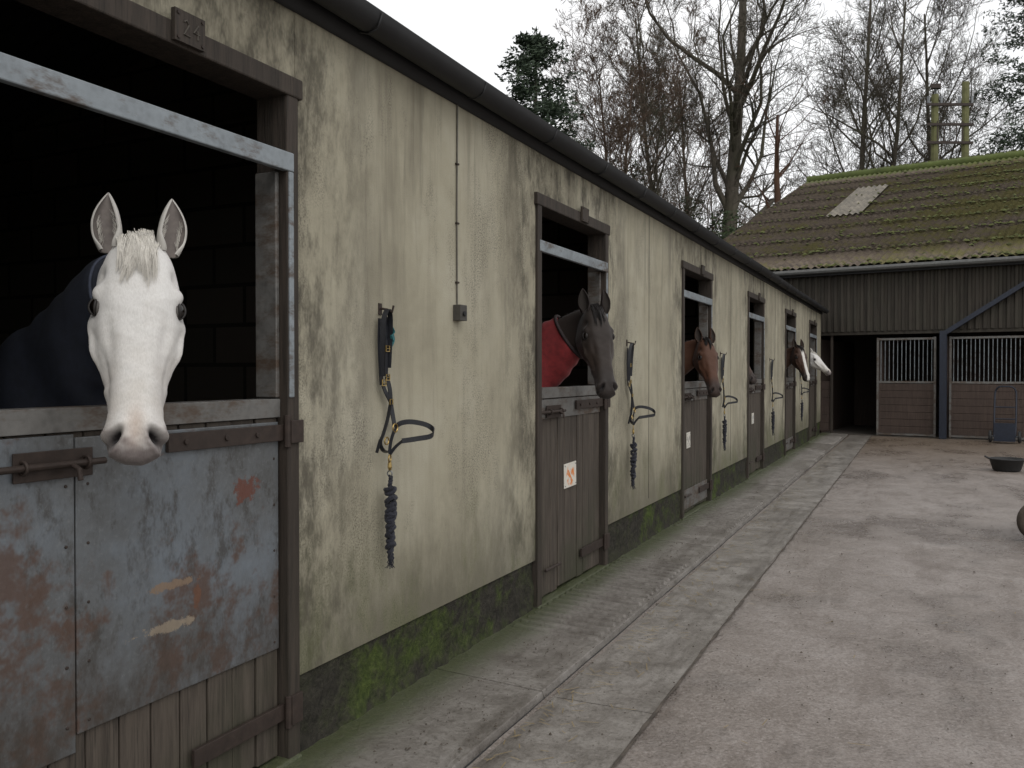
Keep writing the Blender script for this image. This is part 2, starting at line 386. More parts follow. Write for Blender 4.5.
def door(i,c):
    e=empty('stable_door_%d'%(i+1)); e.parent=st
    b=MB(); a0,a1=c-HO,c+HO
    b.box(-.13,.018,a0+.001,a0+.065,.03,2.60,FRAME); b.box(-.13,.018,a1-.065,a1-.001,.03,2.60,FRAME)
    b.box(-.13,.024,a0-.02,a1+.02,2.525,2.60,FRAME)
    b.obj('frame',e,bevel=.006)
    b=MB(); n=10; ya=a0+.075; yb=a1-.075; w=(yb-ya)/n
    for k in range(n):
        b.box(-.065+random.uniform(-.002,.002),-.028+random.uniform(-.003,.003),ya+k*w+.003,ya+(k+1)*w-.003,.06+random.uniform(0,.02),1.33,WOOD)
    b.box(-.10,-.067,ya,yb,.15,.27,WOOD); b.box(-.10,-.067,ya,yb,1.12,1.24,WOOD)
    b.obj('planks',e,bevel=.004)
    b=MB()
    if i==0:
        ym=1.66
        b.box(-.027,-.018,ya+.01,ym-.002,.42,1.325,SHEET); b.box(-.026,-.0165,ym+.002,yb-.005,.47,1.315,SHEET)
        b.obj('metal_sheet',e,bevel=.003)
        b=MB()
        for yy in (ya+.04,ym-.03,ym+.04,yb-.03):
            for zz in np.arange(.5,1.25,.17): b.tube([(-.02,yy,zz),(-.0140,yy,zz)],.005,IRON,8)
    else:
        b.box(-.026,-.020,ya+.01,yb-.01,1.20,1.325,GALVD)
        b.box(-.024,-.018,ya+.02,yb-.02,.10,.30,GALVD) if i in(2,4) else None
    b.box(-.11,-.012,ya-.002,yb+.002,1.332,1.40,GALVD)
    b.obj('galvanised_capping',e,bevel=.006)
    b=MB()
    b.box(-.006,.022,a0+.03,a1-.03,2.245,2.315,GALV)
    b.box(-.12,-.02,a1-.085,a1-.066,1.405,2.243,GALVD); b.box(-.12,-.02,a0+.066,a0+.085,1.405,2.243,GALVD)
    b.box(-.012,.024,a1-.060,a1-.034,1.405,2.243,GALV)
    b.obj('galvanised_lintel_and_jambs',e,bevel=.004)
    b=MB()
    b.box(-.015,.0,c+.05,a1-.055,1.245,1.305,IRON); b.box(.019,.030,a1-.06,a1+.01,1.235,1.32,IRON)
    b.box(-.015,.0,c+.15,a1-.055,.20,.26,IRON); b.box(.019,.030,a1-.06,a1+.0,.18,.29,IRON)
    b.tube([(.012,a1-.062,1.22),(.012,a1-.062,1.34)],.014,IRON); b.tube([(.012,a1-.062,.17),(.012,a1-.062,.29)],.014,IRON)
    for yy in (c+.12,c+.3,c+.45): b.tube([(0,yy,1.275),(.007,yy,1.275)],.01,IRON)
    b.box(-.013,-.006,c-.46,c-.22,1.205,1.285,IRON)
    b.tube([(.008,c-.62,1.245),(.008,c-.19,1.245)],.010,IRON); b.tube([(.008,c-.3,1.245),(.04,c-.3,1.23),(.045,c-.3,1.20)],.008,IRON)
    for yy in (c-.44,c-.25): b.torus((.004,yy,1.245),.017,.005,(0,1,0),IRON)
    b.tube([(.0,c-.5,.24),(.0,c-.25,.24)],.01,IRON)
    b.obj('hinges_and_bolts',e,bevel=.002)
    b=MB(); b.box(.025,.042,c+.045,c+.17,2.535,2.635,FRAME)
    for dy,dz in((.058,.012),(.158,.012),(.058,.088),(.158,.088)): b.tube([(.042,c+dy,2.535+dz),(.046,c+dy,2.535+dz)],.006,IRON)
    if i==0:
        NP=m_simple('faded_numerals',(.075,.065,.052),.8,st=0)
        b.tube([(.043,c+.08,2.60),(.044,c+.09,2.607),(.044,c+.10,2.595),(.043,c+.08,2.56),(.043,c+.105,2.56)],.003,NP,5)
        b.tube([(.043,c+.14,2.607),(.043,c+.12,2.578),(.043,c+.145,2.578)],.003,NP,5); b.tube([(.043,c+.137,2.59),(.043,c+.137,2.56)],.003,NP,5)
    b.obj('number_plate',e,bevel=.003)
    b=MB(); b.box(-.15,.03,a0,a1,0,.055,APRON); b.obj('threshold',e,bevel=.01)
    return e
for i,c in enumerate(CE): door(i,c)

def m_notice(c):
    m=Mt('notice','obj'); n=m.noise(26,4,.6); x,y,z=m.xyz()
    r=m.ma('SQRT',m.ma('ADD',m.ma('MULTIPLY',y,y),m.ma('MULTIPLY',z,z)))
    k=m.ma('MULTIPLY',m.mr(n,.47,.53),m.mr(r,.055,.085,1,0))
    return m.fin(m.mix(m.mr(m.noise(60,3,.7),.5,.7,0,.3),m.mix(k,(.62,.59,.52),c),(.3,.27,.22)),.5)
def notice(y,z,w,h,c):
    b=MB(); b.box(-.003,.003,-w/2,w/2,-h/2,h/2,m_notice(c))
    for dy in(-1,1):
        for dz in(-1,1): b.tube([(.003,dy*(w/2-.015),dz*(h/2-.015)),(.006,dy*(w/2-.015),dz*(h/2-.015))],.005,STEEL)
    o=b.obj('door_notice',bevel=.001); o.location=(-.020,y,z); o.rotation_euler=(R(1.5),0,0)
notice(5.46,.80,.22,.165,(.65,.20,.04)); notice(8.76,.80,.15,.16,(.3,.28,.26)); notice(12.5,.84,.16,.15,(.3,.3,.3))
b=MB(); b.box(.001,.045,3.80,3.87,1.76,1.84,m_simple('grey_box',(.06,.055,.047),.6)); b.tube([(.006,3.835,1.84),(.006,3.832,2.3),(.006,3.84,2.86)],.005,m_simple('cable',(.11,.10,.08),.6),6)
for z in (1.95,2.25,2.55): b.box(.001,.014,3.822,3.848,z,z+.01,IRON)
b.tube([(.045,3.835,1.795),(.055,3.835,1.795)],.014,BLACKP)
b.obj('wall_switch_box',bevel=.004)

# ------------------------------------------------------------ ground
def sheet(name,x0,x1,y0,y1,z,mat,nx=1,ny=1,amp=0):
    v=[];f=[]
    for j in range(ny+1):
        for i in range(nx+1): v.append((x0+(x1-x0)*i/nx,y0+(y1-y0)*j/ny,z+(random.uniform(-amp,amp))))
    for j in range(ny):
        for i in range(nx): a=j*(nx+1)+i; f.append((a,a+1,a+nx+2,a+nx+1))
    b=MB(); b.add(v,f,mat); return b.obj(name,smooth=amp>0)
sheet('ground',-300,300,-150,450,-.03,GRASS)
sheet('yard',.585,20,-6,22.9,-.004,YARD,80,120,.003)
b=MB(); y=-5.5; k=0
while y<21.6:
    L=1.83
    h0=.028+random.uniform(-.004,.004)
    v=[(-.02,y+.004,h0+.012),(.56,y+.004,h0-.010),(.575,y+.004,-.03),(-.02,y+.004,-.05),(-.02,y+L-.004,h0+.012),(.56,y+L-.004,h0-.010),(.575,y+L-.004,-.03),(-.02,y+L-.004,-.05)]
    b.add(v,[(0,1,5,4),(1,2,6,5),(0,3,2,1),(4,5,6,7)],APRON); y+=L
for c in CE[1:]:
    for k in range(21):
        yy=c-1.05+k*.1
        b.add([(.03,yy,.036),(.54,yy,.018),(.54,yy+.055,.018),(.03,yy+.055,.036),(.035,yy+.010,.055),(.53,yy+.010,.037),(.53,yy+.045,.037),(.035,yy+.045,.055)],
              [(4,5,6,7),(0,1,5,4),(1,2,6,5),(2,3,7,6),(3,0,4,7)],APRON)
b.obj('concrete_apron',bevel=.004)
b=MB(); b.add([(.56,-6,-.012),(.615,-6,-.012),(.615,22,-.012),(.56,22,-.012)],[(0,1,2,3)],RUBBER)
b.obj('drain_channel')
b=MB(); y=-5.5
while y<21:
    b.add([(.615,y+.002,.0005),(1.085,y+.002,.003),(1.085,y+3.048,.003),(.615,y+3.048,.0005)],[(0,1,2,3)],CH); y+=3.05
b.obj('channel_slab')
b=MB(); JT=m_simple('joint_dirt',(.085,.07,.056),.9,sc=9,var=.6)
v=[];f=[]
for k in range(280):
    y=-6+k*.1; w=.002+.009*random.random(); x=1.095+.003*math.sin(y)+random.uniform(-.004,.004); v+=[(x-w,y,.0038),(x+w,y,.0038)]
for k in range(279): f.append((2*k,2*k+1,2*k+3,2*k+2))
b.add(v,f,JT)
b.obj('yard_joint')
b=MB()
for k in range(2800):
    if k<1500: y=22.0-abs(random.gauss(0,2.6)); x=random.uniform(.7,9)
    else: y=random.uniform(2,20); x=random.choice([random.uniform(.5,8),.62+abs(random.gauss(0,.15))])
    a=random.uniform(0,math.pi); L=random.uniform(.012,.045); w=.0018
    d=Vector((math.cos(a),math.sin(a),random.uniform(-.05,.05)))*L; q=Vector((-math.sin(a),math.cos(a),0))*w; p=Vector((x,y,.007+random.random()*.006))
    b.add([p-d-q,p+d-q,p+d+q,p-d+q],[(0,1,2,3)],STRAW)
b.obj('straw_litter')
b=MB(); GR=m_flat('grit',(.09,.075,.06),.9)
for k in range(3600):
    y=abs(random.gauss(0,7))+1.5; x=random.uniform(.02,7) if k%3 else random.uniform(.02,.6); r=random.uniform(.002,.007)*(1.8 if random.random()<.06 else 1)
    z=.004 if x>.58 else .03
    p=Vector((x,y,z)); v=[p+Vector((random.uniform(.6,1)*r*math.cos(t),random.uniform(.6,1)*r*math.sin(t),0)) for t in (0,1.25,2.5,3.8,5)]+[p+Vector((0,0,r*.8))]
    b.add(v,[(i,(i+1)%5,5) for i in range(5)],GR)
b.obj('yard_grit')

# ------------------------------------------------------------ barn
bn=empty('barn',(0,22.0,0),R(-8))
XL,XR=-3.9,16; RY,RZ,EV=13.5,9.05,4.0
def roofsheet(x0,x1,ya,za,yb,zb,mat,name,off=0,rows=9):
    v=[];f=[];xs=np.arange(x0,x1,.03)
    rws=[]
    for r in range(rows):
        t0=r/rows;t1=(r+1)/rows+.003
        rws.append((t0,-.0+.018)); rws.append((t1,.0))
    for x in xs:
        w=.028*math.sin(x*2*math.pi/.177)
        sag=-.05*math.sin((x-x0)*.35)**2
        for t,o in rws: v.append((x,ya+(yb-ya)*t,za+(zb-za)*t+w+o+off+sag*math.sin(t*math.pi)))
    k=len(rws)
    for i in range(len(xs)-1):
        for j in range(k-1): f.append((i*k+j,(i+1)*k+j,(i+1)*k+j+1,i*k+j+1))
    b=MB(); b.add(v,f,mat); return b.obj(name,bn,smooth=True)
roofsheet(XL,XR,-.3,EV-.02,RY,RZ,ROOF,'roof_front')
roofsheet(XL,XR,27,EV,RY,RZ,ROOF,'roof_back')
LIGHTS=m_simple('rooflight_sheet',(.165,.145,.112),.75,sc=3,var=.6,tc='obj')
def part(x0,t0,t1,w):
    v=[];f=[];xs=np.arange(x0,x0+w,.03); ya,za,yb,zb=-.3,EV-.02,RY,RZ
    for x in xs:
        o=.028*math.sin(x*2*math.pi/.177)+.03
        for t in (t0,t1): v.append((x,ya+(yb-ya)*t,za+(zb-za)*t+o))
    for i in range(len(xs)-1): f.append((i*2,(i+1)*2,(i+1)*2+1,i*2+1))
    b=MB(); b.add(v,f,LIGHTS); b.obj('rooflight',bn,smooth=True)
part(-1.35,.445,.78,1.05)
b=MB()
b.tube([(XL,RY,RZ+.03),(XR,RY,RZ+.03)],.16,m_simple('mossy_ridge',(.095,.12,.03),.95,sc=3,tc='obj'),10)
b.obj('ridge_capping',bn,smooth=True)
MOSS=m_flat('moss',(.085,.095,.024),.95,var=.6,sc=6)
v=[];f=[]
for k in range(5200):
    r_=random.random(); x=random.uniform(XL,9)
    if r_<.12: t=1.
    elif r_<.70: t=(random.randint(0,9)+abs(random.gauss(0,.06)))/9
    else: t=random.random()
    if random.random()>.25+.6*min(1,max(0,(x+2)/8)): continue
    if t<1. and -1.4<x<-.25 and .43<t<.8 and random.random()<.6: continue
    t=min(1,t); s_=random.uniform(.03,.085); p=Vector((x,-.3+(RY+.3)*t,EV-.02+(RZ-EV+.02)*t+.03+(.16 if t==1. else 0)))
    o=len(v); v+=[p+Vector((s_*random.uniform(.6,1.2)*math.cos(a),s_*random.uniform(.5,1)*math.sin(a),-.01)) for a in (0,1.25,2.5,3.8,5)]+[p+Vector((0,0,s_*.55))]
    f+=[(o+i,o+(i+1)%5,o+5) for i in range(5)]
b=MB(); b.add(v,f,MOSS); b.obj('roof_moss',bn,smooth=True)
b=MB(); b.box(XL,XR,-.22,-.10,EV-.2,EV-.08,BLACKP); b.tube([(XL,-.33,EV-.10),(XR,-.33,EV-.10)],.06,m_simple('barn_gutter',(.09,.09,.085),.6),8); b.obj('eave_gutter',bn)
v=[];f=[];xs=np.arange(XL+.1,XR,.025)
for x in xs:
    w=.02*(1 if math.sin(x*2*math.pi/.15)>0 else -1)
    v+= [(x,w,2.46),(x,w,EV-.02)]
for i in range(len(xs)-1): f.append((2*i,2*i+2,2*i+3,2*i+1))
b=MB(); b.add(v,f,CLAD)
b.box(XL,XR,.03,.12,2.38,2.50,CLAD)
b.box(XL+.1,-.25,0.03,.10,0,2.5,CLAD)
for x in (XL+.05,XR-.05): b.add([(x,0,0),(x,27,0),(x,27,EV),(x,RY,RZ-.05),(x,0,EV)],[(0,1,2,3,4)],CLAD)
b.add([(XL,27,0),(XR,27,0),(XR,27,EV),(XL,27,EV)],[(0,1,2,3)],CLAD)
b.obj('cladding',bn)
b=MB()
b.box(XL,XR,4.0,4.1,0,3.8,BROWNB)
for x in (-.2,1.2,2.6,6.0,9.5,13): b.box(x,x+.08,.3,4.0,0,2.3,BROWNB)
b.box(XL,XR,.0,20,-.01,.012,m_simple('barn_floor',(.06,.05,.04),.9))
b.obj('inner_partitions',bn)
def boxfront(x0,x1):
    b=MB(); y=.12
    n=7
    for k in range(n): b.box(x0+.04,x1-.04,y-.018,y+.018,.08+k*.165,.08+(k+1)*.165-.006,BROWNB)
    b.box(x0,x0+.045,y-.03,y+.03,.02,2.30,GALVD); b.box(x1-.045,x1,y-.03,y+.03,.02,2.30,GALVD)
    b.box(x0+.045,x1-.045,y-.028,y+.028,1.24,1.29,GALVD); b.box(x0+.045,x1-.045,y-.028,y+.028,2.24,2.29,GALVD)
    b.box(x0+.045,x1-.045,y-.028,y+.028,.03,.078,GALVD)
    k=int((x1-x0)/.085)
    for j in range(1,k):
        x=x0+(x1-x0)*j/k; b.tube([(x,y,1.29),(x,y,2.24)],.009,GALV,6)
    b.obj('loose_box_front',bn,bevel=.003)
boxfront(1.19,2.45); boxfront(2.72,4.35); boxfront(4.5,6.0); boxfront(6.1,7.6); boxfront(7.7,9.2); boxfront(9.3,10.8)
b=MB()
for k in range(6): b.box(-.25,.17,.1,.136,.08+k*.2,.08+(k+1)*.2-.006,BROWNB)
b.box(.15,.20,.07,.15,0,2.4,FRAME)
b.box(11,XR,.1,.14,0,2.4,BROWNB)
b.obj('side_panel',bn,bevel=.003)
b=MB()
for x in (2.55,8.0):
    b.box(x,x+.14,-.16,-.148,0,2.42,BLUE); b.box(x,x+.14,-.032,-.021,0,2.42,BLUE); b.box(x+.06,x+.08,-.148,-.032,0,2.42,BLUE)
    a=Vector((x+.07,-.09,2.35)); c=Vector((x+2.2,-.09,3.78)); d=(c-a).normalized(); up=Vector((-d.z,0,d.x))
    b.obox((a+c)/2,d*(c-a).length/2,Vector((0,.05,0)),up*.05,BLUE)
b.obj('steel_posts_and_braces',bn,bevel=.004)

# ------------------------------------------------------------ horses
HU=np.array([-.02,0,.05,.10,.15,.19,.25,.32,.40,.47,.53,.57,.60,.615])
HT=np.array([-.05,-.025,.004,.016,.020,.018,.012,.006,.002,.0,.001,-.006,-.022,-.045])
HB=np.array([-.09,-.13,-.205,-.25,-.270,-.272,-.255,-.205,-.150,-.122,-.120,-.118,-.105,-.08])
HW=np.array([.02,.055,.085,.100,.110,.113,.109,.098,.078,.064,.065,.065,.053,.02])
def head_loft(T,M=48,N=70):
    us=np.linspace(HU[0],HU[-1],N); V=[];F=[]
    def sm(a):
        y=np.interp(us,HU,a); k=np.array([1,2,3,2,1])/9.; p=np.pad(y,2,mode='edge'); q=np.convolve(p,k,'valid'); q[0]=y[0];q[-1]=y[-1]; return q
    t,bo,w=sm(HT),sm(HB),sm(HW)
    for i,u in enumerate(us):
        vc=(t[i]+bo[i])/2; hv=(t[i]-bo[i])/2
        for j in range(M):
            a=2*math.pi*j/M; ca,sa=math.cos(a),math.sin(a); e=2/2.5
            y=hv*math.copysign(abs(sa)**e,sa); x=w[i]*math.copysign(abs(ca)**e,ca)
            low=.5-.5*sa; top=max(0,sa)
            kk=1-.28*low**1.5*(1 if u<.42 else .4) - .16*top**3*min(1,max(0,(u-.25)/.1))*min(1,max(0,(.52-u)/.08))
            V.append(T(u,vc+y,x*kk))
    for i in range(N-1):
        for j in range(M): F.append((i*M+j,i*M+(j+1)%M,(i+1)*M+(j+1)%M,(i+1)*M+j))
    F.append(tuple(range(M-1,-1,-1))); F.append(tuple(range((N-1)*M,N*M)))
    return V,F
def eloft(cs,ts,rh,rw,M=32,up=Vector((0,0,1))):
    V=[];F=[]
    for c,t,h,w in zip(cs,ts,rh,rw):
        t=t.normalized(); s=t.cross(up).normalized(); u=s.cross(t).normalized()
        for j in range(M):
            a=2*math.pi*j/M; V.append(c+u*math.sin(a)*h+s*math.cos(a)*w)
    n=len(cs)
    for i in range(n-1):
        for j in range(M): F.append((i*M+j,i*M+(j+1)%M,(i+1)*M+(j+1)%M,(i+1)*M+j))
    F.append(tuple(range(M-1,-1,-1))); F.append(tuple(range((n-1)*M,n*M)))
    return V,F
def remesh(parts,vox,it,name):
    b=MB()
    for V,F in parts: b.add(V,F,COAT)
    o=b.obj('tmp')
    m=o.modifiers.new('r','REMESH'); m.mode='VOXEL'; m.voxel_size=vox
    m=o.modifiers.new('s','SMOOTH'); m.iterations=it; m.factor=.5
    dg=bpy.context.evaluated_depsgraph_get(); me=bpy.data.meshes.new_from_object(o.evaluated_get(dg))
    bpy.data.objects.remove(o); me.name=name
    me.polygons.foreach_set('use_smooth',[True]*len(me.polygons)); return me
def G(q,u,v,w,su,sv,sw):
    return np.exp(-(((q[:,0]-u)/su)**2+((q[:,1]-v)/sv)**2+((np.abs(q[:,2])-w)/sw)**2))
def sst(x,a,b): t=np.clip((x-a)/(b-a),0,1); return t*t*(3-2*t)
def nz(q,f):
    return (np.sin(q[:,0]*f+np.sin(q[:,1]*f*1.3+1)*2)+np.sin(q[:,1]*f*1.1+np.sin(q[:,2]*f*.9)*2+2)+np.sin(q[:,2]*f*1.2+np.sin(q[:,0]*f*1.4)*2))/3
def make_horse(poll,hy,al,by,coat,scale=1.,roll=0,vox=.011,rug=None,blaze=False,t0=.6,shoulder=.92,nstr=140,wz=1.14,maxmane=.85,ws=1.):
    P=Vector(poll); h=Vector((math.cos(R(hy)),math.sin(R(hy)),0)); z=Vector((0,0,1))
    u=h*math.sin(R(al))-z*math.cos(R(al)); v=h*math.cos(R(al))+z*math.sin(R(al))
    w=u.cross(v).normalized()
    rr=Matrix.Rotation(R(roll),3,h); u=rr@u; v=rr@v; w=rr@w
    def T(a,b_,c): return P+(u*a+v*b_+w*c*ws)*scale
    bd=Vector((math.cos(R(by)),math.sin(R(by)),0)); sd=Vector((-bd.y,bd.x,0))
    e=empty('horse')
    parts=[head_loft(T)]
    A=T(.10,-.10,0); S=P-bd*shoulder; S.z=wz
    B1=A-h*.26+z*.04; B2=S+bd*.34+z*.30
    def bez(t): return A*(1-t)**3+B1*3*t*(1-t)**2+B2*3*t*t*(1-t)+S*t**3
    def dbz(t): return (bez(min(1,t+.01))-bez(max(0,t-.01))).normalized()
    tt=np.linspace(0,1,26)
    rh=np.interp(tt,[0,.12,.3,.6,1],[.095,.125,.150,.20,.31]); rw=np.interp(tt,[0,.12,.3,.6,1],[.06,.07,.078,.10,.20])
    cs=[bez(t) for t in tt]; ts=[dbz(t) for t in tt]
    parts.append(eloft(cs,ts,rh,rw))
    D=[.33,.27,.15,0,-.3,-.7,-1.05,-1.3,-1.5,-1.6]; ZC=[1.08,1.08,1.1,1.14,1.14,1.13,1.15,1.17,1.15,1.13]
    TH=[.08,.17,.26,.33,.35,.34,.31,.30,.22,.10]; TW=[.07,.14,.20,.24,.29,.32,.29,.28,.19,.09]
    tc=[Vector((S.x,S.y,0))+bd*d+z*(k) for d,k in zip(D,ZC)]
    parts.append(eloft(tc,[bd]*len(tc),TH,TW))
    Sg=Vector((S.x,S.y,0))
    for s_ in (-1,1):
        o=Sg+sd*.16*s_
        pf=[(0.02,1.05,.12),(0.03,.85,.095),(.02,.7,.07),(.02,.52,.052),(.025,.46,.055),(.01,.38,.038),(.0,.24,.032),(.01,.17,.042),(.05,.09,.036),(.08,.05,.055),(.09,.005,.068)]
        pp=[o+bd*a+z*k for a,k,_ in pf]; parts.append(tube_geo(pp,[r for *_,r in pf],14))
        o=Sg+sd*.15*s_
        pf=[(-1.25,1.12,.19),(-1.17,.92,.15),(-1.2,.78,.10),(-1.38,.58,.06),(-1.41,.50,.055),(-1.37,.38,.042),(-1.34,.24,.036),(-1.32,.17,.044),(-1.27,.09,.038),(-1.24,.05,.055),(-1.22,.005,.068)]
        pp=[o+bd*a+z*k for a,k,_ in pf]; parts.append(tube_geo(pp,[r for *_,r in pf],14))
    me=remesh(parts,vox,5 if vox<.008 else 3,'horse_body')
    n=len(me.vertices); co=np.empty(n*3); me.vertices.foreach_get('co',co); co=co.reshape(-1,3)
    no=np.empty(n*3); me.vertices.foreach_get('normal',no); no=no.reshape(-1,3)
    Mx=np.array([list(u),list(v),list(w)]); q=(co-np.array(P))@Mx.T/scale; q[:,2]/=ws
    onhead=(q[:,0]>-.05)&(q[:,0]<.66)&(q[:,1]>-.30)&(q[:,1]<.08)&(np.abs(q[:,2])<.15)
    d=np.zeros(n)
    d+= .015*G(q,.170,-.028,.105,.028,.018,.03)
    d-= .019*G(q,.200,-.050,.112,.021,.016,.03)
    d-= .014*G(q,.120,-.035,.09,.022,.020,.03)
    d+= .009*G(q,.240,-.066,.11,.022,.014,.03)
    d+= .015*G(q,.30,-.078,.095,.075,.010,.03)
    d-= .013*G(q,.38,-.040,.07,.07,.020,.03)
    d-= .009*G(q,.32,-.12,.08,.05,.03,.04)
    d-= .009*G(q,.31,-.012,.06,.09,.016,.02)
    d+= .010*G(q,.20,-.19,.085,.06,.05,.04)
    d+= .013*G(q,.548,-.030,.058,.030,.026,.02)
    d+= .008*G(q,.585,-.055,.03,.02,.02,.03)
    d+= .009*G(q,.575,-.112,0,.022,.015,.03)
    d-= .007*G(q,.545,.0,0,.03,.02,.014)
    nu=(q[:,0]-.560)+.75*(np.abs(q[:,2])-.045); nw=(np.abs(q[:,2])-.045)-.55*(q[:,0]-.560)
    nost=np.exp(-((nu/.027)**2+(nw/.0115)**2))*sst(q[:,1],-.075,-.05)
    d-= .034*nost
    rim=np.exp(-(((np.sqrt((nu/.027)**2+(nw/.0115)**2)-1.7)/.5)**2))*sst(q[:,1],-.075,-.05)*(q[:,0]>.5)
    d+= .0045*rim
    ml=q[:,1]+.083+.10*(.60-q[:,0]); mouth=np.exp(-(ml/.0055)**2)*sst(q[:,0],.50,.52)
    d-= .007*mouth
    d+= .0018*nz(q,60)*(q[:,0]>.15)
    d*=onhead*scale
    co=co+no*d[:,None]; me.vertices.foreach_set('co',co.ravel()); me.update()
    def mixc(c,m,t): return c*(1-m[:,None])+np.array(t)*m[:,None]
    hz=nz(q,55)*.5+.5; hz2=nz(q,140)*.5+.5; hz3=nz(q,300)*.5+.5
    if coat=='white':
        c=np.tile([.67,.655,.63],(n,1)); c=mixc(c,.35*hz*sst(q[:,0],.2,.45),(.58,.525,.455))
        c=mixc(c,onhead*.4*G(q,.3,-.15,.08,.12,.08,.1),(.54,.50,.45))
        c=mixc(c,onhead*.40*sst(q[:,0],.28,.46)*sst(np.abs(q[:,2]),.02,.05),(.36,.325,.30))
        c=mixc(c,onhead*.30*G(q,.14,-.04,.1,.04,.03,.04),(.38,.35,.33))
        mz=onhead*sst(q[:,0]+.04*(hz-.5)+.03*(hz2-.5)+.45*np.abs(q[:,2]),.53,.60)
        c=mixc(c,mz*(.62+.33*hz2),(.15,.12,.115))
        c=mixc(c,onhead*.75*G(q,.53,.0,0,.05,.03,.020)*(.6+.4*hz3),(.52,.40,.32))
        c=mixc(c,onhead*.85*sst(q[:,0],.578,.60)*(.6+.4*hz3),(.12,.095,.095))
        c=mixc(c,onhead*np.clip(.95*G(q,.20,-.05,.11,.034,.026,.045),0,1),(.12,.11,.105))
        c=mixc(c,onhead*.16*hz3*sst(q[:,0],.1,.3),(.35,.33,.31))
    else:
        base={'bay':[.085,.035,.018],'dark':[.026,.018,.014],'brown':[.055,.026,.015]}[coat]
        c=np.tile(base,(n,1)).astype(float); c=mixc(c,.35*hz,np.array(base)*.6)
        c=mixc(c,onhead*sst(q[:,0],.40,.52)*.8,(.020,.015,.013))
        c=mixc(c,onhead*.5*G(q,.56,-.05,.03,.03,.03,.06),(.06,.045,.038))
        c=mixc(c,onhead*.6*G(q,.20,-.05,.11,.03,.025,.04),(.015,.012,.01))
        c=mixc(c,1-sst(co[:,2],.35,.8),(.012,.010,.009))
        if coat=='dark': c=mixc(c,onhead*.5*G(q,.36,-.06,.07,.1,.06,.05),(.055,.035,.025))
        if blaze:
            c=mixc(c,onhead*(1-sst(np.abs(q[:,2])+.006*hz,.022,.032))*sst(q[:,1],-.05,-.03)*sst(q[:,0],.06,.12),(.62,.6,.56))
    c=mixc(c,onhead*np.clip(nost*1.6,0,1),(.008,.006,.006)); c=mixc(c,onhead*mouth*.6,(.06,.04,.038))
    c=mixc(c,1-sst(co[:,2],.05,.07),(.04,.035,.03))
    at=me.color_attributes.new('Col','FLOAT_COLOR','POINT'); at.data.foreach_set('color',np.hstack([c,np.ones((n,1))]).ravel())
    me.materials.clear(); me.materials.append(COAT)
    o=bpy.data.objects.new('body_and_head',me); scene.collection.objects.link(o); o.parent=e
    b=MB(); LM=LIDW if coat=='white' else LIDM
    for s_ in(-1,1):
        cpt=T(.201,-.045,s_*.086); rad=.0235*scale
        ax=(w*s_*.80+v*.6).normalized()
        vs=[];fs=[];NN=16
        for i in range(1,NN):
            for j in range(NN):
                th=math.pi*i/NN;ph=2*math.pi*j/NN; vs.append(cpt+Vector((math.sin(th)*math.cos(ph),math.sin(th)*math.sin(ph),math.cos(th)))*rad)
        for i in range(NN-2):
            for j in range(NN): fs.append((i*NN+j,(i+1)*NN+j,(i+1)*NN+(j+1)%NN,i*NN+(j+1)%NN))
        b.add(vs,fs,EYE)
        a1=(u*.92+v*-.25); a1=(a1-ax*a1.dot(ax)).normalized(); a2=ax.cross(a1)*( 1 if ax.cross(a1).dot(v)>0 else -1)
        for sg,op in((1,.50),(-1,.58)):
            for lay in range(3):
                pts=[]
                for k in range(13):
                    t=math.pi*k/12; X=-math.cos(t); Yv=math.sin(t)*(op+lay*.2)*sg
                    X*= (1.0+lay*.05)
                    zz=math.sqrt(max(.02,1.03**2-min(X*X*.85+Yv*Yv,1.0)))
                    pts.append(cpt+(a1*X*1.02+a2*Yv+ax*(zz-.03-.12*lay))*rad)
                b.tube(pts,[.0014*scale+.0024*scale*math.sin(math.pi*k/12) for k in range(13)],LM if lay else LIDM,6)
    b.obj('eyes',e,smooth=True)
    b=MB(); earout=HAIRE[coat]; earin=EARIN[coat]
    for s_ in (-1,1):
        base=T(.024,-.045,s_*.066); ea=(-u*1.0+v*.14+w*s_*.16).normalized(); fr=(v*.90+w*s_*.45).normalized(); fr=(fr-ea*fr.dot(ea)).normalized(); sdv=ea.cross(fr)
        L=.162*scale; rows=22; K=15; V=[];F=[];mi=[]
        for i in range(rows):
            t=i/(rows-1); ww=(.0385*(math.sin(math.pi*min(1,(t*.62+.25)))**.8)*(1-t**4)**.72+.0012)
            A_=R(152-52*sst(np.array([t]),0,.35)[0]+18*t); dp=.85-.15*t
            cen=base+ea*(L*t-.01)+fr*(.012*math.sin(t*math.pi)+.004*t)*scale-w*s_*.018*t*t
            loop=[]
            for k in range(K):
                a=-A_+2*A_*k/(K-1); loop.append(cen+(sdv*math.sin(a)*ww-fr*math.cos(a)*ww*dp)*scale)
            for k in range(K):
                a=A_-2*A_*k/(K-1); r_=max(ww-.0055,.0004); loop.append(cen+(sdv*math.sin(a)*r_-fr*math.cos(a)*r_*dp)*scale)
            V+=loop
        K2=2*K
        for i in range(rows-1):
            for j in range(K2):
                F.append((i*K2+j,i*K2+(j+1)%K2,(i+1)*K2+(j+1)%K2,(i+1)*K2+j)); mi.append(1 if K<=j<K2-1 else 0)
        b.add(V,[f for f,m_ in zip(F,mi) if m_==0],earout); b.add(V,[f for f,m_ in zip(F,mi) if m_==1],earin)
